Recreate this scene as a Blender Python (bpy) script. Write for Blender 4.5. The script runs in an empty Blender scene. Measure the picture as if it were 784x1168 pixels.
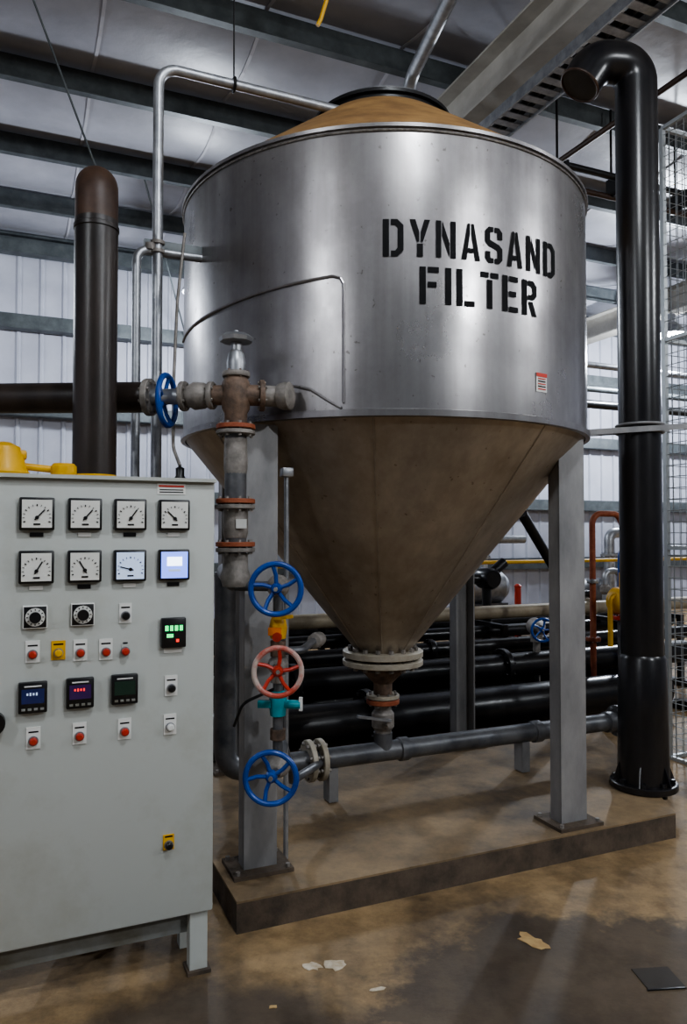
import bpy, bmesh, math, random
from mathutils import Vector, Matrix
from mathutils.geometry import tessellate_polygon
random.seed(4)
A=math.radians(23.5); cA,sA=math.cos(A),math.sin(A)
U=Vector((cA,sA,0)); V=Vector((-sA,cA,0)); Zv=Vector((0,0,1))
def W(a,b,z=0): return Vector((a*cA-b*sA, a*sA+b*cA, z))

# ---------------------------------------------------------------- materials
def mat(name,c1,rough=0.5,metal=0.0,c2=None,scale=4.0,bump=0.0,emit=None,es=0,stretch=(1,1,1),lo=0.35,hi=0.65,rv=0.0,detail=6,coat=0,spec=.5,nr=.62):
    m=bpy.data.materials.new(name); m.use_nodes=True
    nt=m.node_tree; p=nt.nodes['Principled BSDF']
    p.inputs['Base Color'].default_value=(*c1,1); p.inputs['Roughness'].default_value=rough
    p.inputs['Metallic'].default_value=metal; p.inputs['Specular IOR Level'].default_value=spec
    if coat: p.inputs['Coat Weight'].default_value=coat
    if emit:
        p.inputs['Emission Color'].default_value=(*emit,1); p.inputs['Emission Strength'].default_value=es
    if c2 or bump or rv:
        tc=nt.nodes.new('ShaderNodeTexCoord'); mp=nt.nodes.new('ShaderNodeMapping')
        mp.inputs['Scale'].default_value=stretch
        n=nt.nodes.new('ShaderNodeTexNoise'); n.inputs['Scale'].default_value=scale; n.inputs['Detail'].default_value=detail
        n.inputs['Roughness'].default_value=nr
        nt.links.new(tc.outputs['Object'],mp.inputs[0]); nt.links.new(mp.outputs[0],n.inputs['Vector'])
        if c2:
            r=nt.nodes.new('ShaderNodeValToRGB'); r.color_ramp.elements[0].position=lo; r.color_ramp.elements[1].position=hi
            r.color_ramp.elements[0].color=(*c1,1); r.color_ramp.elements[1].color=(*c2,1)
            nt.links.new(n.outputs[0],r.inputs[0]); nt.links.new(r.outputs[0],p.inputs['Base Color'])
        if rv:
            mr=nt.nodes.new('ShaderNodeMapRange'); mr.inputs['From Min'].default_value=.3; mr.inputs['From Max'].default_value=.7
            mr.inputs['To Min'].default_value=rough-rv; mr.inputs['To Max'].default_value=rough+rv
            nt.links.new(n.outputs[0],mr.inputs[0]); nt.links.new(mr.outputs[0],p.inputs['Roughness'])
        if bump:
            b=nt.nodes.new('ShaderNodeBump'); b.inputs['Strength'].default_value=bump; b.inputs['Distance'].default_value=.02
            nt.links.new(n.outputs[0],b.inputs['Height']); nt.links.new(b.outputs[0],p.inputs['Normal'])
    return m
def metal_sheet(name,c1,c2,spk,rough,metal,rv=.07,dent=.25):
    m=bpy.data.materials.new(name); m.use_nodes=True; nt=m.node_tree; N=nt.nodes.new; L=nt.links.new
    p=nt.nodes['Principled BSDF']; p.inputs['Metallic'].default_value=metal
    tc=N('ShaderNodeTexCoord')
    def noise(sc,st,det=6,ro=.6):
        mp=N('ShaderNodeMapping'); mp.inputs['Scale'].default_value=st; n=N('ShaderNodeTexNoise'); n.inputs['Scale'].default_value=sc; n.inputs['Detail'].default_value=det; n.inputs['Roughness'].default_value=ro
        L(tc.outputs['Object'],mp.inputs[0]); L(mp.outputs[0],n.inputs['Vector']); return n.outputs[0]
    n1=noise(1.8,(1,1,.8),8,.65); n2=noise(16,(1,1,.05),4); n3=noise(38,(1,1,.8),2,.5); n4=noise(2.6,(1,1,1),1,.4)
    r=N('ShaderNodeValToRGB'); e=r.color_ramp.elements; e[0].position=.36; e[0].color=(*c1,1); e[1].position=.62; e[1].color=(*c2,1); L(n1,r.inputs[0])
    r2=N('ShaderNodeValToRGB'); e=r2.color_ramp.elements; e[0].position=.3; e[0].color=(.80,.79,.78,1); e[1].position=.65; e[1].color=(1,1,1,1); L(n2,r2.inputs[0])
    r3=N('ShaderNodeValToRGB'); e=r3.color_ramp.elements; e[0].position=.25; e[0].color=(*spk,1); e[1].position=.30; e[1].color=(1,1,1,1); L(n3,r3.inputs[0])
    a=N('ShaderNodeMixRGB'); a.blend_type='MULTIPLY'; a.inputs[0].default_value=1; L(r.outputs[0],a.inputs[1]); L(r2.outputs[0],a.inputs[2])
    b=N('ShaderNodeMixRGB'); b.blend_type='MULTIPLY'; b.inputs[0].default_value=.8; L(a.outputs[0],b.inputs[1]); L(r3.outputs[0],b.inputs[2])
    L(b.outputs[0],p.inputs['Base Color'])
    mr=N('ShaderNodeMapRange'); mr.inputs['From Min'].default_value=.3; mr.inputs['From Max'].default_value=.7; mr.inputs['To Min'].default_value=rough+rv; mr.inputs['To Max'].default_value=rough-rv
    L(n1,mr.inputs[0]); L(mr.outputs[0],p.inputs['Roughness'])
    bp=N('ShaderNodeBump'); bp.inputs['Strength'].default_value=dent; bp.inputs['Distance'].default_value=.04; L(n4,bp.inputs['Height'])
    b2=N('ShaderNodeBump'); b2.inputs['Strength'].default_value=.05; b2.inputs['Distance'].default_value=.02; L(n1,b2.inputs['Height']); L(bp.outputs[0],b2.inputs['Normal']); L(b2.outputs[0],p.inputs['Normal'])
    return m
M={}
M['tank']=metal_sheet('worn_stainless_sheet',(.27,.258,.263),(.45,.437,.44),(.45,.42,.4),.31,.86)
M['cone']=metal_sheet('cone_sheet_floor_reflection',(.33,.275,.215),(.49,.43,.36),(.5,.45,.4),.40,.62,.06,.15)  # brown reflection of the floor painted into the base colour
M['roof']=mat('rust_ochre_roof',(.18,.095,.035),.8,0,(.34,.195,.07),5,.15)
M['weld']=mat('weld_bead',(.20,.19,.18),.5,.8,(.4,.38,.36),40,.3)
M['galv']=mat('galvanised_steel',(.28,.29,.31),.42,.75,(.44,.45,.47),14,.05)
M['leg']=mat('leg_grey_paint',(.20,.20,.205),.5,.35,(.34,.335,.335),5,.1,stretch=(1,1,.4))
M['black']=mat('black_pipe_paint',(.006,.006,.008),.28,0,(.026,.023,.022),5,.05,stretch=(1,1,.3),lo=.4,hi=.8)
M['dkbrown']=mat('dark_brown_pipe',(.014,.011,.010),.36,0,(.042,.030,.024),7,.1,stretch=(1,1,.3))
M['rustcap']=mat('rust_brown_elbow',(.032,.017,.012),.5,.1,(.075,.040,.024),6,.15)
M['rust']=mat('rusty_steel',(.09,.065,.05),.65,.3,(.21,.14,.10),20,.3)
M['rustred']=mat('rust_red_flange',(.24,.055,.022),.65,.05,(.32,.10,.045),20,.2)
M['cast']=mat('cast_grey_valve',(.17,.155,.14),.6,.3,(.31,.285,.26),20,.25)
M['cream']=mat('cream_flange',(.34,.30,.23),.55,.2,(.46,.42,.35),15,.15)
M['gpipe']=mat('grey_blue_pipe',(.075,.08,.09),.4,.4,(.16,.16,.165),9,.1)
M['blue']=mat('blue_enamel',(.004,.045,.24),.35,0,(.008,.075,.34),9)
M['red']=mat('red_enamel',(.50,.03,.012),.4,0,(.36,.04,.025),9)
M['white']=mat('worn_pale_red_enamel',(.46,.38,.34),.5,0,(.42,.06,.035),7,lo=.42,hi=.58)
M['cyan']=mat('cyan_enamel',(.01,.30,.36),.4)
M['yellow']=mat('yellow_enamel',(.75,.42,.01),.45,0,(.6,.33,.01),10)
M['orange']=mat('orange_enamel',(.7,.2,.02),.45)
M['beige']=mat('beige_pipe',(.27,.22,.15),.5,.1,(.38,.33,.24),6)
M['cab']=mat('cabinet_paint',(.46,.48,.455),.5,0,(.36,.355,.30),1.6,.02,lo=.5,hi=.8,detail=9,nr=.7)
M['cabdark']=mat('cabinet_frame_paint',(.24,.25,.24),.55,0,(.15,.14,.11),6)
M['bez']=mat('black_bezel',(.008,.008,.009),.35)
M['face']=mat('gauge_face',(.72,.72,.68),.4)
M['lcdblue']=mat('lit_blue_display',(.2,.3,.8),.3,emit=(.18,.28,1.0),es=1.5)
M['lcdpale']=mat('lit_pale_display',(.5,.6,.8),.3,emit=(.6,.75,1.0),es=.4)
M['lcdwhite']=mat('lit_white_display',(.8,.85,1),.3,emit=(.75,.85,1.0),es=3)
M['lcdgreen']=mat('lit_green_digits',(.02,.5,.1),.3,emit=(.05,1,.25),es=1.6)
M['lcdred']=mat('lit_red_digits',(.5,.02,.02),.3,emit=(1,.06,.04),es=1.2)
M['lcdpurple']=mat('dark_purple_display',(.02,.008,.04),.15,emit=(.25,.1,.6),es=.05)
M['lcdnavy']=mat('dark_blue_display',(.008,.012,.05),.15,emit=(.08,.15,.6),es=.05)
M['lcdteal']=mat('dark_teal_display',(.008,.02,.015),.15,emit=(.1,.4,.3),es=.02)
M['lbl']=mat('label_white',(.72,.72,.69),.5)
M['ink']=mat('stencil_black_paint',(.004,.004,.005),.6,spec=.15)
M['lblred']=mat('label_red',(.6,.05,.03),.5)
M['wallp']=mat('white_wall_sheeting',(.55,.56,.63),.5,0,(.45,.46,.53),1.5,.02)
M['ceil']=mat('vinyl_insulation',(.47,.475,.53),.42,0,(.31,.315,.36),1.1,.6,lo=.3,hi=.7)
M['seam']=mat('insulation_seam_tape',(.52,.52,.57),.5)
M['purlin']=mat('purlin_steel',(.07,.08,.085),.5,.3,(.12,.135,.14),6)
M['rafter']=mat('rafter_primer',(.44,.42,.38),.6,0,(.34,.32,.285),4)
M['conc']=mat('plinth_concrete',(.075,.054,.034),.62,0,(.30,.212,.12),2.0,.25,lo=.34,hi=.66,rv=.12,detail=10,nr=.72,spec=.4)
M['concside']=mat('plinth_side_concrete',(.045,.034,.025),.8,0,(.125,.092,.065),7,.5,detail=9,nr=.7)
M['mesh']=mat('wire_mesh_galv',(.40,.42,.43),.45,.6)
M['lamp']=mat('lamp_lens',(1,1,1),.3,emit=(.75,.87,1),es=40)
M['flake']=mat('paint_flake',(.62,.55,.44),.7,0,(.42,.33,.22),30)
M['flakey']=mat('yellow_paint_flake',(.55,.38,.18),.7,0,(.42,.27,.12),30)
M['wet']=mat('drain_cover_iron',(.05,.042,.035),.7)

def floor_mat():
    m=bpy.data.materials.new('stained_concrete_floor'); m.use_nodes=True; nt=m.node_tree; N=nt.nodes.new; L=nt.links.new
    p=nt.nodes['Principled BSDF']; tc=N('ShaderNodeTexCoord'); p.inputs['Specular IOR Level'].default_value=.4
    n1=N('ShaderNodeTexNoise'); n1.inputs['Scale'].default_value=1.3; n1.inputs['Detail'].default_value=9; n1.inputs['Roughness'].default_value=.68
    n2=N('ShaderNodeTexNoise'); n2.inputs['Scale'].default_value=5; n2.inputs['Detail'].default_value=10; n2.inputs['Roughness'].default_value=.75
    L(tc.outputs['Object'],n1.inputs['Vector']); L(tc.outputs['Object'],n2.inputs['Vector'])
    r=N('ShaderNodeValToRGB'); e=r.color_ramp.elements; e[0].position=.38; e[0].color=(.105,.074,.046,1); e[1].position=.60; e[1].color=(.38,.262,.138,1)
    L(n1.outputs[0],r.inputs[0])
    def patch(c,s,lo,hi):
        vm=N('ShaderNodeVectorMath'); vm.operation='SUBTRACT'; vm.inputs[1].default_value=c; L(tc.outputs['Object'],vm.inputs[0])
        vs=N('ShaderNodeVectorMath'); vs.operation='MULTIPLY'; vs.inputs[1].default_value=s; L(vm.outputs[0],vs.inputs[0])
        ln=N('ShaderNodeVectorMath'); ln.operation='LENGTH'; L(vs.outputs[0],ln.inputs[0])
        ad=N('ShaderNodeMath'); ad.operation='MULTIPLY_ADD'; ad.inputs[1].default_value=.9; L(n1.outputs[0],ad.inputs[0]); L(ln.outputs['Value'],ad.inputs[2])
        mr=N('ShaderNodeMapRange'); mr.inputs['From Min'].default_value=lo; mr.inputs['From Max'].default_value=hi; mr.inputs['To Min'].default_value=.85; mr.inputs['To Max'].default_value=0
        L(ad.outputs[0],mr.inputs[0]); return mr.outputs[0]
    m1=patch((1.22,2.28,0),(.60,1.0,0),1.10,1.18)
    m3=patch((-.35,2.15,0),(1.2,1.9,0),.95,1.25)
    mm=N('ShaderNodeMath'); mm.operation='MAXIMUM'; L(m1,mm.inputs[0]); L(m3,mm.inputs[1])
    mx=N('ShaderNodeMixRGB'); mx.inputs[2].default_value=(.078,.060,.045,1); L(mm.outputs[0],mx.inputs[0]); L(r.outputs[0],mx.inputs[1])
    r2=N('ShaderNodeValToRGB'); r2.color_ramp.elements[0].position=.38; r2.color_ramp.elements[0].color=(.58,.55,.52,1); r2.color_ramp.elements[1].position=.56; r2.color_ramp.elements[1].color=(1,1,1,1)
    L(n2.outputs[0],r2.inputs[0])
    m2=N('ShaderNodeMixRGB'); m2.blend_type='MULTIPLY'; m2.inputs[0].default_value=.85; L(mx.outputs[0],m2.inputs[1]); L(r2.outputs[0],m2.inputs[2])
    L(m2.outputs[0],p.inputs['Base Color'])
    rr=N('ShaderNodeMapRange'); rr.inputs['To Min'].default_value=.42; rr.inputs['To Max'].default_value=.82; L(n2.outputs[0],rr.inputs[0]); L(rr.outputs[0],p.inputs['Roughness'])
    b=N('ShaderNodeBump'); b.inputs['Strength'].default_value=.25; b.inputs['Distance'].default_value=.02; L(n2.outputs[0],b.inputs['Height']); L(b.outputs[0],p.inputs['Normal'])
    return m
M['floor']=floor_mat()

# ---------------------------------------------------------------- builder
def frame(ax):
    ax=Vector(ax).normalized(); t=Vector((0,0,1)) if abs(ax.z)<.9 else Vector((1,0,0))
    x=t.cross(ax).normalized(); y=ax.cross(x); return x,y,ax
def fillet(pts,rad,n=7):
    pts=[Vector(p) for p in pts]
    if rad<=0 or len(pts)<3: return pts
    out=[pts[0]]
    for i in range(1,len(pts)-1):
        p=pts[i]; d0=(pts[i-1]-p); d1=(pts[i+1]-p); l0,l1=d0.length,d1.length; d0.normalize(); d1.normalize()
        ang=d0.angle(d1)
        if ang>3.1: out.append(p); continue
        t=min(rad/math.tan(ang/2),l0*.49,l1*.49)
        s,e=p+d0*t,p+d1*t
        r=t*math.tan(ang/2); c=p+(d0+d1).normalized()*(r/math.sin(ang/2))
        vs,ve=s-c,e-c; tot=vs.angle(ve); axn=vs.cross(ve).normalized()
        for k in range(n+1): out.append(c+Matrix.Rotation(tot*k/n,3,axn)@vs)
    out.append(pts[-1]); return out
class B:
    def __init__(s,name): s.name=name; s.bm=bmesh.new(); s.m=[]
    def mi(s,k):
        if k not in s.m: s.m.append(k)
        return s.m.index(k)
    def f(s,vs,i):
        try: fc=s.bm.faces.new(vs); fc.material_index=i; fc.smooth=True
        except ValueError: pass
    def lathe(s,o,ax,prof,k,seg=32):
        x,y,z=frame(ax); o=Vector(o); i=s.mi(k); rings=[]
        for r,h in prof:
            c=o+z*h
            if r<1e-6: rings.append([s.bm.verts.new(c)])
            else: rings.append([s.bm.verts.new(c+x*r*math.cos(2*math.pi*j/seg)+y*r*math.sin(2*math.pi*j/seg)) for j in range(seg)])
        for a,b in zip(rings,rings[1:]):
            for j in range(seg):
                q=(j+1)%seg
                if len(a)==1 and len(b)==1: continue
                if len(a)==1: s.f([a[0],b[j],b[q]],i)
                elif len(b)==1: s.f([a[j],b[0],a[q]],i)
                else: s.f([a[j],b[j],b[q],a[q]],i)
    def cyl(s,p0,p1,r,k,r2=None,seg=20):
        p0=Vector(p0);p1=Vector(p1); L=(p1-p0).length; r2=r if r2 is None else r2
        s.lathe(p0,p1-p0,[(0,0),(r,0),(r2,L),(0,L)],k,seg)
    def tube(s,pts,r,k,fil=0,seg=14,n=7):
        pts=fillet(pts,fil,n); i=s.mi(k); rings=[]; px=None
        for j,p in enumerate(pts):
            t=(pts[min(j+1,len(pts)-1)]-pts[max(j-1,0)]).normalized()
            if px is None: x,_,_=frame(t)
            else: x=(px-t*px.dot(t)).normalized()
            px=x; y=t.cross(x)
            rings.append([s.bm.verts.new(p+x*r*math.cos(2*math.pi*q/seg)+y*r*math.sin(2*math.pi*q/seg)) for q in range(seg)])
        for a,b in zip(rings,rings[1:]):
            for j in range(seg): q=(j+1)%seg; s.f([a[j],b[j],b[q],a[q]],i)
        s.f(list(reversed(rings[0])),i); s.f(rings[-1],i)
    def box(s,c,size,k,ang=A,R=None,bev=0):
        c=Vector(c); R=R or Matrix.Rotation(ang,3,'Z'); i=s.mi(k); h=[d/2 for d in size]
        v=[s.bm.verts.new(c+R@Vector((sx*h[0],sy*h[1],sz*h[2]))) for sx in(-1,1) for sy in(-1,1) for sz in(-1,1)]
        fs=[]
        for q in((0,1,3,2),(4,6,7,5),(0,4,5,1),(2,3,7,6),(0,2,6,4),(1,5,7,3)):
            fc=s.bm.faces.new([v[a] for a in q]); fc.material_index=i; fc.smooth=True; fs.append(fc)
        if bev:
            es={e for fc in fs for e in fc.edges}
            bmesh.ops.bevel(s.bm,geom=list(es),offset=bev,segments=2,affect='EDGES',profile=.5)
    def beam(s,p0,p1,w,h,k,up=Zv):
        p0=Vector(p0);p1=Vector(p1); d=(p1-p0); L=d.length; d.normalize(); x=d.cross(up).normalized(); y=x.cross(d)
        R=Matrix((d,x,y)).transposed(); s.box((p0+p1)/2,(L,w,h),k,R=R)
    def torus(s,c,ax,R,r,k,seg=36,sg=10,arc=1.0):
        x,y,z=frame(ax); c=Vector(c); i=s.mi(k); rings=[]; n=seg
        for j in range(n):
            t=2*math.pi*j/n; d=x*math.cos(t)+y*math.sin(t)
            rings.append([s.bm.verts.new(c+d*(R+r*math.cos(2*math.pi*q/sg))+z*r*math.sin(2*math.pi*q/sg)) for q in range(sg)])
        for j in range(n):
            a,b=rings[j],rings[(j+1)%n]
            for q in range(sg): w=(q+1)%sg; s.f([a[q],b[q],b[w],a[w]],i)
    def prism(s,pts,off,k):
        off=Vector(off); i=s.mi(k); a=[s.bm.verts.new(Vector(p)) for p in pts]; b=[s.bm.verts.new(Vector(p)+off) for p in pts]
        s.f(a,i); s.f(list(reversed(b)),i)
        for j in range(len(a)): q=(j+1)%len(a); s.f([a[j],a[q],b[q],b[j]],i)
    def flange(s,c,ax,r,th,k,nb=8,kb='galv',br=None):
        c=Vector(c); x,y,z=frame(ax); s.lathe(c-z*th/2,z,[(0,0),(r*.97,0),(r,th*.12),(r,th*.88),(r*.97,th),(0,th)],k,28)
        br=br or r*.09
        for j in range(nb):
            t=2*math.pi*(j+.5)/nb; q=c+(x*math.cos(t)+y*math.sin(t))*r*.82
            s.cyl(q-z*(th/2+br*1.3),q+z*(th/2+br*1.3),br,kb,seg=6)
    def wheel(s,c,ax,R,kr,ks,stem=.08,rot=0.0,dish=.015):
        c=Vector(c); x,y,z=frame(ax)
        s.torus(c,z,R,R*.115,kr,36,10)
        hub=c-z*dish; s.lathe(hub-z*.015,z,[(0,0),(R*.24,0),(R*.24,.02),(R*.15,.032),(0,.032)],ks,18)
        s.cyl(hub,hub+z*.03,R*.09,'cast',seg=6)
        for j in range(5):
            t=2*math.pi*j/5+rot; d=x*math.cos(t)+y*math.sin(t); e=x*math.cos(t+.25)+y*math.sin(t+.25)
            s.tube([hub+d*R*.15,hub+(d*.5+e*.08).normalized()*R*.55+z*dish*.3,c+e.lerp(d,.4).normalized()*R*.97],R*.085,ks,seg=8)
        s.cyl(hub-z*stem,hub,R*.09,'galv',seg=10)
    def done(s,parent=None,sharp=35,tri=False,recalc=True):
        bm=s.bm
        if recalc: bmesh.ops.recalc_face_normals(bm,faces=bm.faces[:])
        me=bpy.data.meshes.new(s.name); bm.to_mesh(me); bm.free()
        for k in s.m: me.materials.append(M[k])
        me.set_sharp_from_angle(angle=math.radians(sharp))
        o=bpy.data.objects.new(s.name,me); bpy.context.collection.objects.link(o)
        if parent: o.parent=parent
        return o
def empty(name):
    o=bpy.data.objects.new(name,None); bpy.context.collection.objects.link(o); return o

# ---------------------------------------------------------------- room shell
b=B('floor'); b.prism([W(-9,-7,-.1),W(17,-7,-.1),W(17,12.2,-.1),W(-9,12.2,-.1)],(0,0,.1),'floor'); b.done()
def ribbed(name,p0,p1,inward,h):
    b=B(name); d=(p1-p0); L=d.length; d.normalize(); n=int(L/.32); pts=[]
    for i in range(n):
        s=i*L/n; st=L/n
        for ds,o in((0,0),(st*.78,0),(st*.84,.035),(st*.94,.035)): pts.append(p0+d*(s+ds)+inward*o)
    pts.append(p1)
    i=b.mi('wallp'); lo=[b.bm.verts.new(p) for p in pts]; hi=[b.bm.verts.new(p+Zv*h) for p in pts]
    for j in range(len(pts)-1): b.f([lo[j],lo[j+1],hi[j+1],hi[j]],i)
    return b.done(sharp=20)
ribbed('wall_back',W(-9,12.15),W(17,12.15),-V,6.0)
ribbed('wall_left',W(-9,-7),W(-9,12.15),U,6.0)
ribbed('wall_right',W(17,-7),W(17,12.15),-U,6.0)
b=B('ceiling'); i=b.mi('ceil'); rows=[]
bb=[-7+.25*k for k in range(78)]
for q in bb:
    ph=((q)/1.5)%1.0; z=6.0-.13*math.sin(math.pi*ph)
    rows.append([b.bm.verts.new(W(a,q,z)) for a in(-9,17)])
for r0,r1 in zip(rows,rows[1:]): b.f([r0[0],r0[1],r1[1],r1[0]],i)
b.prism([W(-9,-7,6.02),W(17,-7,6.02),W(17,12.25,6.02),W(-9,12.25,6.02)],(0,0,.05),'ceil')
for k in range(20):
    a=-8.5+1.3*k
    for r0,r1 in zip(bb,bb[1:]):
        z0=5.992-.13*math.sin(math.pi*((r0/1.5)%1.0)); z1=5.992-.13*math.sin(math.pi*((r1/1.5)%1.0))
        b.beam(W(a,r0,z0),W(a,r1,z1),.03,.006,'seam')
b.done(sharp=60)
b=B('roof_purlins')
for k in range(-4,9):
    q=1.5*k
    b.box(W(4,q,5.84),(26,.012,.24),'purlin'); b.box(W(4,q+.035,5.96),(26,.08,.012),'purlin'); b.box(W(4,q-.035,5.72),(26,.08,.012),'purlin')
b.done()
b=B('wall_girts')
for z in(.9,2.05,3.33,4.62,5.75):
    b.box(W(4,11.98,z+.1),(26,.2,.012),'purlin'); b.box(W(4,11.88,z),(26,.012,.2),'purlin'); b.box(W(4,11.98,z-.1),(26,.2,.012),'purlin')
b.done()
for a in(-2.6,3.75,10.1):
    b=B('steel_portal_frame'); zc=5.42
    p0,p1=W(a,-7,zc),W(a,11.8,zc)
    b.beam(p0-Zv*.2,p1-Zv*.2,.30,.02,'rafter'); b.beam(p0+Zv*.2,p1+Zv*.2,.30,.02,'rafter'); b.beam(p0,p1,.02,.4,'rafter')
    b.box(W(a,11.75,2.75),(.012,.28,5.5),'rafter'); b.box(W(a,11.61,2.75),(.22,.012,5.5),'rafter'); b.box(W(a,11.89,2.75),(.22,.012,5.5),'rafter')
    b.done()

# ---------------------------------------------------------------- plinth
b=B('concrete_plinth')
P=[W(.76,2.75),W(2.98,2.75),W(3.95,4.45),W(.76,4.45)]
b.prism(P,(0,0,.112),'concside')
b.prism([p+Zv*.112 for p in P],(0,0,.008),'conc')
b.done()

# ---------------------------------------------------------------- tank
C=Vector((.21,4.0,0)); R=1.05; ZS=1.985; ZT=3.13; ZO=.86
tank=empty('industrial_filter_tank')
b=B('shell'); N=96
b.lathe(C,Zv,[(R,ZS),(R,ZT)],'tank',N)
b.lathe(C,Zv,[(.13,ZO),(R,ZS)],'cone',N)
b.lathe(C,Zv,[(R,ZT),(R+.012,ZT),(R+.013,ZT+.014),(R,ZT+.018)],'tank',N)
b.torus(C+Zv*(ZT-.012),Zv,R+.003,.005,'weld',N,6)
b.lathe(C,Zv,[(R-.01,ZS-.022),(R+.013,ZS-.02),(R+.014,ZS+.006),(R,ZS+.010)],'tank',N)
RH=.535
b.lathe(C,Zv,[(R,ZT+.018),(R-.04,ZT+.045),(.365,ZT+RH)],'roof',N)
b.lathe(C,Zv,[(.355,ZT+RH-.03),(.355,ZT+RH+.025),(.375,ZT+RH+.025),(.375,ZT+RH+.042),(.355,ZT+RH+.044)],'bez',48)
b.lathe(C,Zv,[(.355,ZT+RH+.04),(.345,ZT+RH+.065),(.25,ZT+RH+.075),(0,ZT+RH+.08)],'galv',48)
def onc(phi,z,off=0.0):
    r=R if z>=ZS else .13+(R-.13)*(z-ZO)/(ZS-ZO)
    r+=off; return Vector((C.x+r*math.sin(phi),C.y-r*math.cos(phi),z))
for ph in(-5,40,85,130,175,220,265,310):
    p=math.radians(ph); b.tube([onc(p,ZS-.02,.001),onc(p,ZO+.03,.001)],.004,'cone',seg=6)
def surf(path,r,k,n=10):
    pts=[]
    for (a0,z0),(a1,z1) in zip(path,path[1:]):
        for j in range(n): t=j/n; pts.append(onc(math.radians(a0+(a1-a0)*t),z0+(z1-z0)*t,r*.7))
    a1,z1=path[-1]; pts.append(onc(math.radians(a1),z1,r*.7)); b.tube(pts,r,k,fil=0,seg=8)
surf([(-75,2.46),(-45,2.49),(-14,2.535),(-12.2,2.525),(-11.5,2.50),(-11.5,2.02)],.006,'tank')
surf([(-30,2.10),(-23,2.10),(-19,2.08),(-14,2.02),(-12,2.0)],.006,'tank')
b.flange(C+Zv*.86,Zv,.215,.035,'cream',16,'cast',.014); b.flange(C+Zv*.815,Zv,.215,.03,'cream',16,'cast',.014)
b.lathe(C,Zv,[(.12,.80),(.12,.77),(.05,.70),(.05,.60)],'rust',24)
b.done(tank)
# lettering
b=B('stencil_lettering')
def rc(x0,y0,x1,y1): return [(x0,y0),(x1,y0),(x1,y1),(x0,y1)]
def mir(p): return [(.6-x,y) for x,y in reversed(p)]
st=rc(0,0,.18,1)
AL=[(0,0),(.16,0),(.275,.74),(.275,1),(.2,1)]
YL=[(0,1),(.17,1),(.28,.66),(.28,.40),(.21,.40)]
G={'D':[st,[(.235,1),(.42,1),(.6,.84),(.6,.16),(.42,0),(.235,0),(.235,.15),(.36,.15),(.43,.23),(.43,.77),(.36,.85),(.235,.85)]],
'Y':[YL,mir(YL),rc(.21,0,.39,.35)],
'N':[rc(0,0,.155,1),rc(.445,0,.6,1),[(.19,1),(.19,.60),(.41,0),(.41,.40)]],
'A':[AL,mir(AL),rc(.215,.2,.385,.33)],
'S':[[(.6,.68),(.6,.88),(.48,1),(.325,1),(.325,.86),(.43,.86),(.43,.68)],
 [(.275,1),(.12,1),(0,.88),(0,.58),(.12,.47),(.43,.37),(.43,.14),(.325,.14),(.325,0),(.48,0),(.6,.12),(.6,.43),(.48,.53),(.17,.64),(.17,.86),(.275,.86)],
 [(.275,0),(.12,0),(0,.12),(0,.32),(.17,.32),(.17,.14),(.275,.14)]],
'F':[st,rc(.235,.85,.56,1),rc(.235,.45,.49,.60)],'I':[st],'L':[st,rc(.235,0,.56,.15)],
'T':[rc(0,.85,.27,1),rc(.33,.85,.6,1),rc(.21,0,.39,.80)],
'E':[st,rc(.235,.85,.57,1),rc(.235,.43,.5,.58),rc(.235,0,.57,.15)],
'R':[st,[(.235,1),(.45,1),(.6,.87),(.6,.58),(.45,.45),(.235,.45),(.235,.59),(.37,.59),(.43,.65),(.43,.79),(.37,.85),(.235,.85)],[(.25,.40),(.42,.40),(.6,0),(.41,0)]]}
def word(w,s0,z0,wid,h,gap):
    s=s0; ii=b.mi('ink')
    for ch in w:
        for poly in G[ch]:
            vs=[b.bm.verts.new(onc((s+x/.6*wid)/R,z0+y*h,.0035)) for x,y in poly]
            for t in tessellate_polygon([[Vector((x,y,0)) for x,y in poly]]):
                b.f([vs[q] for q in t],ii)
        s+=(wid*.32 if ch=='I' else wid)+gap
word('DYNASAND',-.053,2.605,.083,.150,.0245)
word('FILTER',.094,2.415,.085,.150,.0210)
b.done(tank)
b=B('warning_label')
def curved(s0,s1,z0,z1,k,off):
    pts=[onc(s0/R,z0,off),onc(s1/R,z0,off),onc(s1/R,z1,off),onc(s0/R,z1,off)]
    b.prism(pts,onc(s0/R,z0,off+.001)-onc(s0/R,z0,off),k)
curved(.645,.715,2.10,2.18,'lbl',.002); curved(.645,.715,2.164,2.18,'lblred',.004)
for k in range(5): curved(.655,.705,2.110+.011*k,2.114+.011*k,'ink' if k%2 else 'lblred',.004)
b.done(tank)
# legs
LO=[Vector((-.356,3.12,0)),Vector((1.075,3.60,0))]; LO+= [2*C-LO[0],2*C-LO[1]]
for j,p in enumerate(LO):
    b=B('leg_%d'%(j+1)); sg=1 if j<2 else -1
    zt=1.95; w=.14 if j in(0,2) else .15; d=.075; t=.01; zc=(zt+.12)/2; h=zt-.12
    b.box(p-V*sg*d/2+Zv*zc,(w,t,h),'leg'); b.box(p-U*(w/2-t/2)+Zv*zc,(t,d,h),'leg'); b.box(p+U*(w/2-t/2)+Zv*zc,(t,d,h),'leg')
    b.box(p+Zv*.128,(.25,.20,.016),'concside')
    for su in(-1,1):
        for sv in(-1,1): q=p+U*su*.105+V*sv*.08; b.cyl(q+Zv*.13,q+Zv*.15,.010,'cast',seg=6)
    b.done(tank)

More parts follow.
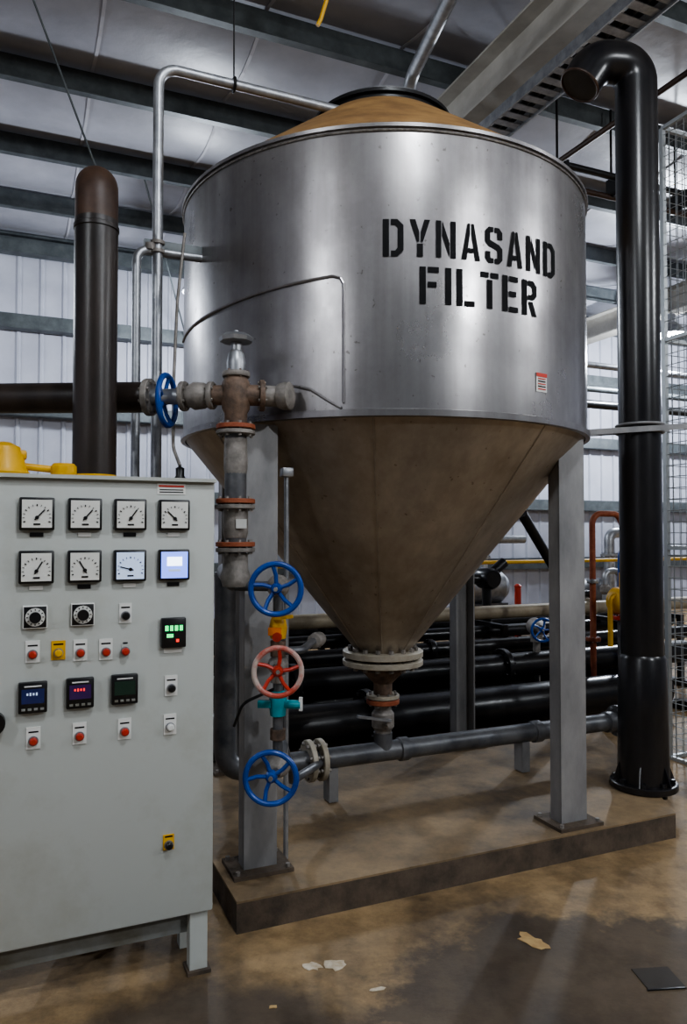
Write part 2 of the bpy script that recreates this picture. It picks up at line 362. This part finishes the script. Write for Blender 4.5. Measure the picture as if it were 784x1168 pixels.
# ---------------------------------------------------------------- outlet valve and drain pipe
b=B('drain_pipe')
def D(t,z=.338): return Vector((.21,4.0,z))+U*t
vx=D(-.86)
b.tube([vx+Zv*.97,vx,D(0),D(1.62)],.052,'gpipe',fil=.10,seg=20)
for t in(-.42,-.36): b.flange(D(t),U,.105,.028,'cream',8,'cast')
for t in(.12,1.0,1.55): b.lathe(D(t)-U*.03,U,[(.052,0),(.062,.005),(.062,.055),(.052,.06)],'gpipe',20)
b.cyl(C+Zv*.338,C+Zv*.44,.05,'gpipe')
b.flange(C+Zv*.605,Zv,.088,.025,'rustred',8,'cast'); b.flange(C+Zv*.632,Zv,.088,.02,'cream',8,'cast')
b.lathe(C,Zv,[(.045,.59),(.045,.56),(.06,.54),(.06,.47),(.045,.45),(.045,.42)],'cast',20)
b.cyl(C+Zv*.505,C+Zv*.505-V*.09,.022,'cast'); b.beam(C+Zv*.52-V*.09,C+Zv*.56-V*.09-U*.19,.022,.012,'galv')
e=D(1.62)
b.flange(e,U,.095,.03,'gpipe'); b.tube([e,e+U*.1,e+U*.13+Zv*.12],.05,'cast',fil=.05); b.cyl(e+U*.12+Zv*.02-V*.08,e+U*.12+Zv*.02+V*.08,.03,'cast')
b.box(D(.9,.21),(.05,.08,.17),'leg'); b.box(D(-.30,.21),(.05,.08,.17),'leg')
b.done()

# ---------------------------------------------------------------- valve stack
S=Vector((-.425,2.93,0)); VD=Vector((-1,.15,0)).normalized()
b=B('inlet_valve_stack')
b.tube([S+Zv*2.0,S+Zv*1.31,Vector((vx.x,vx.y,1.31)),vx+Zv*.98],.043,'gpipe',fil=.07,seg=18)
for z in(1.917,1.624,1.455):
    b.flange(S+Zv*z,Zv,.077,.018,'rustred',8,'cast'); b.flange(S+Zv*(z-.022),Zv,.077,.016,'cast',8,'cast')
b.lathe(S,Zv,[(.03,1.88),(.045,1.87),(.047,1.79),(.047,1.75),(.03,1.68),(.03,1.64)],'cast',24)
b.lathe(S,Zv,[(.045,1.60),(.05,1.58),(.05,1.50),(.045,1.48)],'cast',24)
b.box(S+Zv*1.535+Vector((.03,-.05,0)),(.04,.01,.035),'lbl',ang=0)
b.lathe(S,Zv,[(.05,1.42),(.05,1.36),(.06,1.33),(.05,1.29)],'cast',24)
b.lathe(S,Zv,[(.045,1.92),(.045,1.97),(.055,1.99),(.058,2.05),(.055,2.09),(.045,2.11),(.04,2.13)],'rust',24)
b.flange(S+Zv*2.125,Zv,.055,.02,'cast',6,'rust')
b.lathe(S,Zv,[(.035,2.13),(.038,2.17),(.03,2.21),(.022,2.22),(.022,2.25),(0,2.25)],'galv',20)
b.cyl(S+Zv*2.24,S+Zv*2.30,.01,'galv'); b.lathe(S,Zv,[(0,2.25),(.065,2.255),(.07,2.27),(.05,2.285),(0,2.285)],'galv',8)
nz=Zv*2.045
b.cyl(S+nz,S+nz+Vector((.10,.02,0)),.042,'rust'); b.flange(S+nz+Vector((.10,.02,0)),Vector((1,.2,0)),.062,.02,'rust',6,'cast')
b.tube([S+nz+Vector((.10,.02,0)),S+nz+Vector((.17,.04,0)),S+nz+Vector((.21,.24,0))],.042,'cast',fil=.05); b.lathe(S+nz+Vector((.17,.035,0)),(.95,-.3,0),[(0,0),(.05,0),(.055,.02),(.055,.045),(.02,.06),(0,.06)],'cast')
n1=S+nz
b.cyl(n1,n1+VD*.10,.04,'rust'); b.flange(n1+VD*.10,VD,.055,.02,'cast',6,'cast')
b.lathe(n1,VD,[(.03,.10),(.052,.13),(.056,.17),(.04,.2),(.034,.23)],'cast',20)
b.cyl(n1+VD*.15,n1+VD*.15+Vector((0,-.02,-.03)),.03,'cast')
b.flange(n1+VD*.215,VD,.06,.02,'cast',6,'cast')
b.cyl(n1+VD*.22,n1+VD*.36,.032,'galv'); b.wheel(n1+VD*.285+Vector((0,0,-.015)),-VD+Vector((.05,.02,0)),.10,'blue','blue',stem=.03)
b.flange(n1+VD*.36,VD,.075,.025,'cast',8,'cast')
b.tube([n1+VD*.36,n1+VD*1.9+Zv*.03],.062,'dkbrown',seg=22)
b.done()
# left riser
b=B('brown_vent_riser'); p=Vector((-.952,2.84,0)); dv=Vector((-.335,1,0)).normalized()
b.tube([p,p+Zv*2.70],.081,'dkbrown',seg=28)
b.tube([p+Zv*2.69,p+Zv*2.86,p+Zv*2.86+dv*.45],.080,'rustcap',fil=.14,seg=28,n=10)
b.lathe(p,Zv,[(.081,2.66),(.085,2.663),(.085,2.677),(.081,2.68)],'dkbrown',28)
b.lathe(p,Zv,[(.081,1.70),(.088,1.705),(.088,1.715),(.081,1.72)],'yellow',28)
b.flange(p+Zv*.012,Zv,.13,.024,'dkbrown'); 
b.done()
# conduits
b=B('galvanised_conduit'); p=Vector((-.84,3.33,0))
e=Vector((.02,3.704,0)); zt=3.62
b.tube([p,p+Zv*zt,e+Zv*zt,e+Zv*(zt-.06)+U*.1],.0235,'galv',fil=.09,seg=14)
b.torus(p+Zv*zt+U*.35,U,.03,.007,'bez'); b.cyl(p+Zv*zt+U*.35,p+Zv*5.9+U*.35,.004,'bez',seg=6)
for z in(2.76,2.80): b.lathe(p+Zv*z,Zv,[(.0235,0),(.033,0),(.033,.015),(.0235,.015)],'cast',14)
b.done()
b=B('galvanised_conduit'); p2=Vector((-.925,3.30,0))
b.tube([p2,p2+Zv*2.77,p2+Zv*2.77+U*.30],.02,'galv',fil=.05,seg=12); b.box(p2+Zv*2.80+U*.17,(.28,.03,.035),'purlin')
b.cyl(p2+U*.06+Zv*2.77,p2+U*.06+Zv*2.80,.03,'cast')
b.done()
b=B('sensor_cable')
b.tube([(-.70,3.25,2.82),(-.72,3.2,2.5),(-.71,3.1,2.15),(-.70,3.05,1.85),(-.66,3.0,1.77)],.007,'cast',fil=.1,seg=8)
b.lathe((-.66,3.0,0),Zv,[(0,1.66),(.03,1.67),(.03,1.71),(.018,1.73),(.018,1.76),(0,1.77)],'bez',12)
b.tube([(-.66,3.0,1.70),(-.66,3.0,0)],.012,'bez',seg=8)
b.done()
b=B('handwheel_valve_manifold'); X=-.255; Y=2.915
b.tube([S+Zv*1.292,(X,Y,1.292),(X,Y,.60),(X+.0,Y+.28,.60),(X+.02,Y+.55,.36),D(-.32)],.020,'gpipe',fil=.03,seg=12)
b.lathe((X,Y,1.292),(0,-1,0),[(0,-.035),(.04,-.035),(.045,0),(.03,.05),(.02,.09),(0,.09)],'cast'); b.wheel((X+.005,2.76,1.292),(0,-1,0),.093,'blue','blue',.07,.3)
b.lathe((X,Y,1.13),Zv,[(0,-.05),(.03,-.04),(.036,0),(.03,.03),(.02,.05),(0,.05)],'yellow'); b.beam((X-.02,Y-.04,1.17),(X+.06,Y-.05,1.18),.02,.012,'yellow'); b.cyl((X,Y-.05,1.10),(X,Y,1.10),.018,'red'); b.box((X-.01,Y-.03,1.12),(.05,.02,.03),'orange',ang=0)
b.lathe((X,Y,.986),(0,-1,0),[(0,-.03),(.036,-.03),(.04,0),(.028,.05),(.018,.09),(0,.09)],'cast'); b.wheel((X+.012,2.77,.986),(.12,-1,.05),.088,'white','red',.07,.1)
b.lathe((X,Y,.837),Zv,[(.02,-.05),(.03,-.045),(.034,-.015),(.034,.015),(.03,.045),(.02,.05)],'cyan'); b.cyl((X-.01,Y,.837),(X+.09,Y-.02,.837),.017,'cyan'); b.box((X+.09,Y-.02,.84),(.014,.02,.05),'lbl',ang=0); b.box((X-.05,Y-.02,.84),(.05,.03,.025),'cyan',ang=0)
b.lathe((X,Y,.60),(0,-1,0),[(0,-.04),(.045,-.04),(.05,0),(.032,.05),(.02,.1),(0,.1)],'cast'); b.wheel((X-.012,2.76,.60),(0,-1,0),.094,'blue','blue',.08,.55)
b.tube([(X,Y,.90),(X-.13,Y-.05,.85),(X-.17,Y,.75)],.006,'bez',fil=.05,seg=8)
b.cyl((X,Y,1.02),(X,Y,1.08),.03,'rust'); b.cyl((X,Y,.92),(X,Y,.95),.03,'cast'); b.cyl((X,Y,.70),(X,Y,.74),.03,'rust')
b.tube([(X,Y,1.04),(X+.09,Y+.02,1.04),(X+.14,Y+.35,1.04),(X+.14,Y+.35,1.0)],.016,'gpipe',fil=.04,seg=10)
b.lathe((X+.14,Y+.30,1.04),(.3,1,0),[(0,-.05),(.03,-.04),(.034,0),(.03,.04),(0,.05)],'cast')
b.done()
b=B('steel_conduit_run'); q=Vector((-.245,3.20,0))
b.tube([q+Zv*.12,q+Zv*1.76],.011,'galv',seg=10); b.box(q+Zv*1.76,(.05,.05,.04),'galv',bev=.005)
b.done()

# ---------------------------------------------------------------- right black riser
b=B('black_gooseneck_riser'); p=Vector((1.632,4.09,0)); z0=.12
dr=(-U*.86+V*.25).normalized()
b.tube([p+Zv*z0,p+Zv*4.11,p+Zv*4.11+dr*.24,p+Zv*3.97+dr*.33],.112,'black',fil=.17,seg=32,n=12)
b.torus(p+Zv*3.97+dr*.33,(dr*.09-Zv*.14),.108,.007,'rustcap',32,8)
b.lathe(p,Zv,[(.116,z0+.02),(.135,z0+.03),(.13,.5),(.124,.82),(.113,.84)],'black',32)
b.flange(p+Zv*(z0+.02),Zv,.175,.035,'black',8,'bez'); 
for j in range(6):
    t=j*math.pi/3; d=Vector((math.cos(t),math.sin(t),0)); b.prism([p+d*.115+Zv*(z0+.04),p+d*.17+Zv*(z0+.04),p+d*.125+Zv*(z0+.16)],Vector((-d.y,d.x,0))*.008,'black')
for z in(2.05,2.09): b.torus(p+Zv*z,Zv,.122,.008,'leg')
b.beam(p+Vector((.22,-.13,2.07)),p+Vector((-.44,-.12,2.03)),.008,.03,'leg'); b.beam(p+Vector((.22,.13,2.09)),p+Vector((-.36,.10,2.05)),.008,.03,'leg')
b.done()
# wire mesh cage
b=B('wire_mesh_cage'); w=.9; h=4.25; Q=Vector((2.17,5.0,0)); o=Q-V*w
def strip(p0,p1,r): b.tube([p0,p1],r,'mesh',seg=4)
for (s0,dr) in((o,U),(o,V),(Q,U)):
    n=15
    for i in range(n+1): strip(s0+dr*(w*i/n),s0+dr*(w*i/n)+Zv*h,.0028)
    for j in range(int(h/.075)+1): strip(s0+Zv*.075*j,s0+dr*w+Zv*.075*j,.0028)
for q in(o,o+U*w,Q,Q+U*w):
    b.box(q+Zv*h/2,(.03,.03,h),'mesh')
for z in(.01,1.4,2.8,h):
    for s0,dr in((o,U),(o,V),(Q,U)): b.beam(s0+Zv*z,s0+dr*w+Zv*z,.025,.025,'mesh')
b.done()

# ---------------------------------------------------------------- control cabinet
cab=empty('control_cabinet')
def CP(t,z,o=0): return W(.622-t,2.554-o,z)
b=B('enclosure'); T=1.12
b.box(W(.622-T/2,2.554+.125,(1.683+.208)/2),(T,.25,1.683-.208),'cab',bev=.006)
b.box(W(.622-T/2,2.545,1.68),(T+.004,.02,.012),'cab')
b.box(W(.622-T/2,2.554+.14,.165),(T-.1,.16,.085),'cabdark')
for t in(.045,T-.045):
    b.box(W(.622-t,2.554+.04,.11),(.06,.05,.22),'cab'); b.box(W(.622-t,2.554+.21,.11),(.06,.05,.22),'cab')
    b.box(W(.622-t,2.554+.04,.006),(.08,.08,.012),'concside')
b.done(cab)
def sq(b,t,z,s,o,d,k,h=None,bev=0):
    b.box(CP(t,z,o+d/2),(s,d,h or s),k,bev=bev)
def needle(b,t,z,o,L,ang,k='bez'):
    p0=CP(t,z,o); d=U*math.cos(ang)+Zv*math.sin(ang); b.beam(p0-d*L*.3,p0+d*L,.004,.002,k,up=V)
cols=[.142,.286,.428,.572]; gi=0
for r,z in enumerate((1.560,1.392)):
    for c,t in enumerate(cols):
        gi+=1; b=B('panel_gauge_%d'%gi); lit=(r==1 and c==0)
        s=.104
        b.box(CP(t,z,.010),(s,.024,s),'bez' ,bev=.005)
        face='lcdblue' if lit else ('lcdpale' if (r==1 and c==1) else 'face')
        sq(b,t,z,s-.016,.022,.003,face)
        if not lit:
            pv=CP(t+.0,z-.012,.0265)
            for k in range(13):
                a=math.radians(200-k*18.3); d=U*math.cos(a)+Zv*math.sin(a); b.beam(pv+d*.036,pv+d*.042,.0035 if k%3==0 else .0018,.001,'bez',up=V)
            needle(b,t,z-.012,.027,.034,math.radians([135,55,50,48,130,165,120,60][(gi-1)]))
            b.cyl(pv,pv-V*.003,.006,'bez',seg=12); b.box(CP(t,z-.033,.0262),(.02,.001,.005),'ink')
        else:
            sq(b,t,z+.012,.05,.025,.001,'lcdwhite',.03); sq(b,t,z-.018,.04,.025,.001,'lcdpale',.008)
        sq(b,t,z-.066,.04,0,.003,'lbl' if (c+r)%2==0 else 'bez',.013); b.done(cab)
def plate(name,t,z,col,w=.046,h=.055,dial=False,pl='lbl'):
    b=B(name); sq(b,t,z,w,0,.004,pl,h)
    if dial:
        sq(b,t,z,w,.004,.01,'bez',w,bev=.003); b.cyl(CP(t,z,.014),CP(t,z,.018),w*.40,'face'); b.cyl(CP(t,z,.018),CP(t,z,.035),w*.24,'bez'); b.beam(CP(t,z-.01,.037),CP(t,z+.018,.037),.006,.004,'lbl')
        for k in range(12):
            a=k*math.pi/6; d=U*math.cos(a)+Zv*math.sin(a); q=CP(t,z,.019); b.beam(q+d*w*.29,q+d*w*.36,.003,.001,'bez',up=V)
    else:
        b.cyl(CP(t,z-.008,.004),CP(t,z-.008,.012),.015,'galv'); b.lathe(CP(t,z-.008,.012),-V,[(.012,0),(.012,.009),(.008,.013),(0,.014)],col,20)
        sq(b,t,z+.019,w*.7,.004,.0005,'ink',.005)
    b.done(cab)
plate('timer_dial_1',.574,1.235,None,.072,.072,True); plate('timer_dial_2',.432,1.237,None,.072,.072,True)
plate('key_switch_1',.298,1.235,'bez',.04,.065)
for n,(t,z,c) in enumerate([(.58,1.126,'red'),(.504,1.126,'yellow'),(.438,1.122,'red'),(.359,1.12,'red'),(.575,.856,'red'),(.438,.856,'red'),(.298,.856,'red'),(.150,.856,'lbl')]):
    plate('push_button_%d'%(n+1),t,z,c,.042,.068 if c!='yellow' else .06,pl='yellow' if c=='yellow' else 'lbl')
plate('indicator_lamp_1',.298,1.118,'red',.022,.03,pl='cab')
plate('selector_switch_1',.147,.985,'bez',.042,.068)
plate('emergency_button_1',.152,.464,'bez',.036,.05,pl='yellow')
for n,(t,z,k,dk) in enumerate([(.578,.985,'lcdnavy','lcdpale'),(.438,.987,'lcdpurple','lcdred'),(.300,.988,'lcdteal','lcdteal')]):
    b=B('process_controller_%d'%(n+1)); b.box(CP(t,z,.010),(.084,.024,.096),'bez',bev=.004); sq(b,t,z+.005,.066,.022,.001,k,.045)
    sq(b,t,z+.036,.05,.022,.001,'lbl',.004)
    for q in range(4): sq(b,t+.016-.009*q,z+.012,.005,.0235,.001,dk,.009 if q%2 else .007)
    for q in range(4): sq(b,t-.027+.018*q,z-.035,.011,.022,.003,'cabdark',.007)
    b.done(cab)
b=B('alarm_display_1'); b.box(CP(.142,1.164,.010),(.082,.024,.100),'bez',bev=.004)
for q in range(4): sq(b,.118+.016*q,1.180,.011,.022,.001,'lcdgreen',.018)
sq(b,.155,1.155,.022,.022,.001,'lcdgreen',.012); sq(b,.13,1.138,.01,.022,.001,'lcdred',.01); sq(b,.142,1.103,.06,0,.003,'lbl',.016); b.done(cab)
b=B('name_plate_1'); sq(b,.150,1.648,.095,0,.002,'lbl',.036); sq(b,.150,1.658,.085,.002,.001,'lblred',.006); sq(b,.150,1.646,.08,.002,.001,'ink',.003); sq(b,.150,1.638,.08,.002,.001,'ink',.003); b.done(cab)
b=B('door_latch'); b.cyl(CP(.69,.915,0),CP(.69,.915,.03),.035,'bez'); b.box(CP(.69,.915,.035),(.02,.012,.07),'bez'); b.done(cab)
b=B('yellow_valve_actuator'); p=W(-.05,2.70,1.684)
b.lathe(p,Zv,[(0,0),(.075,0),(.08,.015),(.07,.03),(.062,.07),(.05,.10),(.02,.115),(0,.118)],'yellow',24); b.box(p+Zv*.075,(.14,.05,.03),'yellow',bev=.008); b.cyl(p+U*.03+Zv*.04,p+U*.15+Zv*.03,.012,'yellow')
b.done()
b=B('yellow_cap'); p=W(.135,2.69,1.684); b.lathe(p,Zv,[(0,0),(.038,0),(.042,.01),(.042,.04),(.034,.05),(0,.052)],'yellow',10); b.done()

# ---------------------------------------------------------------- background pipe rack
b=B('pipe_rack')
def run(bv,z,r,k,a0=.9,a1=6.2,fl=()):
    b.tube([W(a0,bv,z),W(a1,bv,z)],r,k,seg=22)
    for a in fl: b.flange(W(a,bv,z),U,r*1.45,.05,k,8,k)
run(4.66,.215,.145,'black',.9,4.9,(2.2,)); run(5.05,.42,.10,'black',.9,5.6,(1.8,3.6)); run(5.35,.54,.06,'black',.9,6.2,(3.1,)); run(5.6,.79,.06,'beige',.9,6.4,(3.2,5.0))
run(5.75,.60,.055,'black',.9,6.2); run(5.25,.20,.13,'black',.9,5.2); run(6.1,.35,.12,'black',.9,6.2,(2.6,)); run(6.1,.72,.05,'gpipe',.9,6.2,(3.3,))
run(6.5,.55,.09,'black',.9,6.2,(2.9,4.2)); run(6.5,.25,.13,'black',.9,6.2)
for a in(1.2,2.5,3.9,5.2,6.0):
    b.box(W(a,5.6,.03),(.08,2.2,.06),'black')
    b.box(W(a+.02,5.47,.36),(.05,.05,.66),'black'); b.box(W(a+.02,6.30,.36),(.05,.05,.66),'black'); b.box(W(a+.02,5.9,.67),(.05,.8,.04),'black')
    b.box(W(a,4.66,.04),(.08,.2,.08),'black'); b.box(W(a,5.05,.17),(.05,.1,.34),'black')
b.done()
b=B('black_pump'); p=W(4.05,5.925,0)
b.cyl(p+Zv*.0,p+Zv*1.0,.045,'bez'); b.lathe(p+Zv*1.07-V*.12,V,[(0,0),(.08,.0),(.10,.03),(.10,.18),(.07,.22),(.07,.35),(0,.37)],'black',24)
b.tube([p+Zv*1.07,p+Zv*1.07-U*.30,p+Zv*.93-U*.36],.05,'black',fil=.08); b.tube([p+Zv*1.08,p+Zv*1.22+U*.2],.05,'bez')
b.done()
b=B('safety_railing')
for z in(1.17,.66): b.tube([W(2.2,7.0,z),W(9.5,7.0,z)],.022,'yellow',seg=10)
for a in(2.2,3.4,4.6,5.8,7.0,8.2,9.5): b.tube([W(a,7.0,0),W(a,7.0,1.17)],.022,'yellow',seg=10)
b.done()
b=B('red_fire_riser')
for a,z1,r in((5.02,.90,.035),(5.38,.62,.035)):
    p=W(a,6.75); b.cyl(p,p+Zv*z1,r,'red'); b.lathe(p,Zv,[(r,z1),(r*1.2,z1+.02),(r*.5,z1+.04),(0,z1+.04)],'red')
b.tube([W(5.02,6.75,.45),W(5.38,6.75,.45)],.03,'red')
b.done()
b=B('red_hose_standpipe'); p=Vector((2.07,6.2,0))
b.tube([p,p+Zv*1.66,p+Zv*1.66+U*.28,p+Zv*1.55+U*.33],.025,'rustred',fil=.09); b.flange(p+Zv*.62,Zv,.06,.03,'rustred'); b.flange(p+Zv*1.1,Zv,.05,.03,'galv'); b.flange(p+Zv*.01,Zv,.07,.02,'rustred'); b.done()
b=B('blue_hose'); p=Vector((2.37,6.4,0))
b.tube([p,p+Zv*1.4,p+Zv*1.4+U*.25,p+U*.25+Zv*.0],.018,'blue',fil=.12); b.done()
b=B('yellow_pump'); p=Vector((2.25,6.00,0))
b.cyl(p,p+Zv*.82,.05,'gpipe'); b.lathe(p+Zv*.95-V*.12,V,[(0,0),(.09,0),(.11,.03),(.11,.2),(.06,.24),(0,.24)],'yellow'); b.cyl(p+Zv*.95,p+Zv*1.18,.035,'yellow'); b.flange(p+Zv*.82,Zv,.09,.03,'red'); b.tube([p+Zv*1.0,p+Zv*1.0-U*.14,p+Zv*.6-U*.14],.02,'yellow',fil=.05); b.done()
b=B('blue_handwheel_valve'); p=Vector((1.60,6.2,0))
b.cyl(p,p+Zv*.62,.03,'cast'); b.lathe(p+Zv*.72,(0,-1,0),[(0,-.08),(.07,-.07),(.07,.03),(.03,.1),(0,.1)],'cast'); b.wheel(p+Vector((0,-.2,.72)),(0,-1,0),.09,'blue','blue',.12); b.cyl(p+Zv*.6,p+Zv*.7,.05,'cast'); b.done()
b=B('grey_pump_set'); p=W(5.15,7.6)
b.box(p+Zv*.3,(.7,.5,.6),'gpipe',bev=.02); b.lathe(p+Zv*.85-U*.3,U,[(0,0),(.16,0),(.2,.04),(.2,.5),(.14,.58),(0,.58)],'galv'); b.tube([p+Zv*.8,p+Zv*1.42,p+Zv*1.42+U*.6],.05,'galv',fil=.1); b.flange(p+Zv*1.2,Zv,.09,.03,'galv'); b.box(p+Zv*.62,(.5,.3,.08),'gpipe'); b.done()
b=B('grey_pump_set'); p=W(7.1,7.9)
b.box(p+Zv*.2,(.9,.5,.4),'gpipe',bev=.02); b.lathe(p+Zv*.65-U*.4,U,[(0,0),(.2,0),(.24,.04),(.24,.5),(.14,.6),(0,.6)],'gpipe'); b.tube([p+Zv*.65+U*.3,p+Zv*1.5+U*.3,p+Zv*1.5+U*1.2],.07,'galv',fil=.1); b.flange(p+Zv*1.2+U*.3,Zv,.12,.03,'galv'); b.done()
b=B('dosing_pipework')
for (a,bb_,z,r,k) in((5.65,6.75,.95,.03,'galv'),(5.9,6.8,.8,.04,'bez'),(6.3,6.8,1.05,.035,'galv'),(6.7,6.8,.9,.03,'rustred')):
    q=W(a,bb_); b.tube([q,q+Zv*z,q+Zv*z+U*.22,q+U*.22],r,k,fil=.08); b.flange(q+Zv*z*.6,Zv,r*1.9,.03,k); b.lathe(q+Zv*z*.8,Zv,[(r,-.06),(r*1.7,-.03),(r*1.7,.03),(r,.06)],'cast')
b.done()
b=B('diagonal_brace'); b.tube([(1.14,4.75,1.62),(1.42,5.0,1.25),(1.46,5.0,.12)],.033,'black',fil=.15); b.done()

# ---------------------------------------------------------------- overhead services
b=B('cable_tray')
p0=W(3.70,1.5,4.95)
for s in(-.13,.13):
    b.beam(p0+U*s,p0+U*s+V*9.5,.012,.09,'galv')
for k in range(75): q=p0+V*(.125*k+.1); b.beam(q-U*.13-Zv*.02,q+U*.13-Zv*.02,.07,.008,'galv')
for k in range(5): q=p0+V*(1+2*k); b.cyl(q+U*.13,q+U*.13+Zv*1.0,.006,'galv',seg=6)
b.tube([p0+Zv*.02,p0+Zv*.02+V*9.5],.03,'bez'); b.tube([p0+Zv*.02+U*.07,p0+Zv*.02+U*.07+V*9.5],.02,'bez')
b.done()
b=B('sprinkler_pipe'); b.tube([W(4.0,5.9,4.98),W(10,5.9,4.98)],.03,'rustcap'); b.tube([W(4.6,5.9,4.98),W(4.6,1,4.98)],.025,'rustcap')
b.tube([W(3.98,5.8,5.14),W(10,5.8,5.14)],.035,'bez')
for a in(4.3,4.9,5.6,6.5,8): b.cyl(W(a,5.9,5.0),W(a,5.9,5.9),.012,'bez'); b.box(W(a,5.85,5.07),(.05,.2,.2),'bez')
b.done()
b=B('vent_duct'); b.tube([(.50,6.3,5.05),(.57,6.1,5.3),(.78,5.2,5.35),(1.0,3.8,5.4),(1.05,3.6,5.95)],.055,'galv',fil=.2); b.done()
b=B('roof_tie_rod'); b.cyl(W(-.2,5.6,5.9),W(.62,6.35,4.3),.009,'purlin',seg=6); b.cyl(W(1.3,9.0,5.8),W(2.4,11.8,4.6),.012,'purlin',seg=6); b.done()
b=B('drop_cable'); b.tube([W(1.2,11.5,5.8),W(1.22,11.5,4),W(1.1,11.5,1.0)],.012,'bez',seg=6,fil=.3); b.done()
b=B('yellow_crane_hook'); b.tube([(-.16,4.5,4.62),(-.14,4.5,4.66),(-.06,4.4,4.85),(.0,4.3,5.9)],.013,'yellow',seg=8); b.done()
b=B('high_level_pipes')
for bv,z,r,k in((9.5,3.6,.07,'bez'),(9.5,3.85,.05,'purlin'),(9.0,4.1,.05,'galv')):
    b.tube([W(4.5,bv,z),W(13,bv,z)],r,k)
for a in(5.5,9.5): b.box(W(a,9.3,4.6),(.06,.06,2.6),'purlin'); b.box(W(a,9.25,3.45),(.06,.7,.06),'purlin')
b.done()

# ---------------------------------------------------------------- floor debris
def flake(name,c,r,k,n=11,sx=1,sy=.5,rot=0):
    b=B(name); pts=[]
    for j in range(n):
        t=2*math.pi*j/n; q=r*random.uniform(.45,1.15); x=q*math.cos(t)*sx; y=q*math.sin(t)*sy
        pts.append((c[0]+x*math.cos(rot)-y*math.sin(rot),c[1]+x*math.sin(rot)+y*math.cos(rot),0.0005))
    b.prism(pts,(0,0,.002),k); b.done()
flake('paint_flake',(-.02,2.63),.048,'flake',14,sy=1.0); flake('paint_flake',(-.11,2.62),.04,'flake',13,sy=.6,rot=-.5)
flake('paint_flake',(.70,2.78),.075,'flakey',14,sy=.5,rot=-.8); flake('paint_flake',(.108,2.49),.045,'flake',6,1,.25,.3)
b=B('floor_drain_cover'); b.box((1.06,2.55,.0015),(.13,.12,.003),'wet',ang=.1); b.box((1.06,2.49,.003),(.13,.006,.004),'bez',ang=.1); b.done()
flake('floor_chip',(-.22,2.40),.02,'flakey')

# ---------------------------------------------------------------- lights
def lamp(x,y,z,power,col=(1,.97,.92),size=.13):
    b=B('high_bay_and_fill_lamp'); p=Vector((x,y,z))
    b.lathe(p,Zv,[(.26,0),(.27,.01),(.20,.12),(.11,.2),(.09,.34),(0,.35)],'galv',28)
    b.lathe(p,Zv,[(0,-.03),(.15,-.02),(.22,.03),(.22,.035),(0,.036)],'lamp',28)
    b.cyl(p+Zv*.34,(x,y,5.95),.006,'bez',seg=6); o=b.done()
    l=bpy.data.lights.new('high_bay_and_fill_bulb','POINT'); l.energy=power; l.color=col; l.shadow_soft_size=size
    lo=bpy.data.objects.new('bulb',l); lo.location=(x,y,z-.25); bpy.context.collection.objects.link(lo); lo.parent=o
neut=(.93,.965,1)
lamp(-3.6,-2.8,5.0,250,neut); lamp(5.2,-2.0,5.0,430,neut); lamp(7.6,2.0,5.0,330,neut); lamp(.9,.4,5.2,200,neut)  # last lamp is an added key light; the others give the tank highlights
cool=(.84,.91,1)
for a,q,pw in((-3,9.6,210),(2.2,9.8,230),(9.65,8.9,700),(13.0,9.0,450)):  # lamps added to brighten the back wall; only the strongest is a visible fixture
    p=W(a,q); lamp(p.x,p.y,4.7,pw,cool)
w=bpy.data.worlds.new('w'); bpy.context.scene.world=w; w.use_nodes=True
w.node_tree.nodes['Background'].inputs[0].default_value=(.75,.85,1,1); w.node_tree.nodes['Background'].inputs[1].default_value=.09

# ---------------------------------------------------------------- camera
cam=bpy.data.cameras.new('camera'); cam.lens=26.2; cam.sensor_width=36; co=bpy.data.objects.new('camera',cam)
co.location=(0,0,1.5); co.rotation_euler=(math.radians(91.6),0,0); bpy.context.collection.objects.link(co); bpy.context.scene.camera=co
sc=bpy.context.scene; sc.view_settings.view_transform='AgX'; sc.view_settings.look='AgX - Medium High Contrast'; sc.view_settings.exposure=0.08
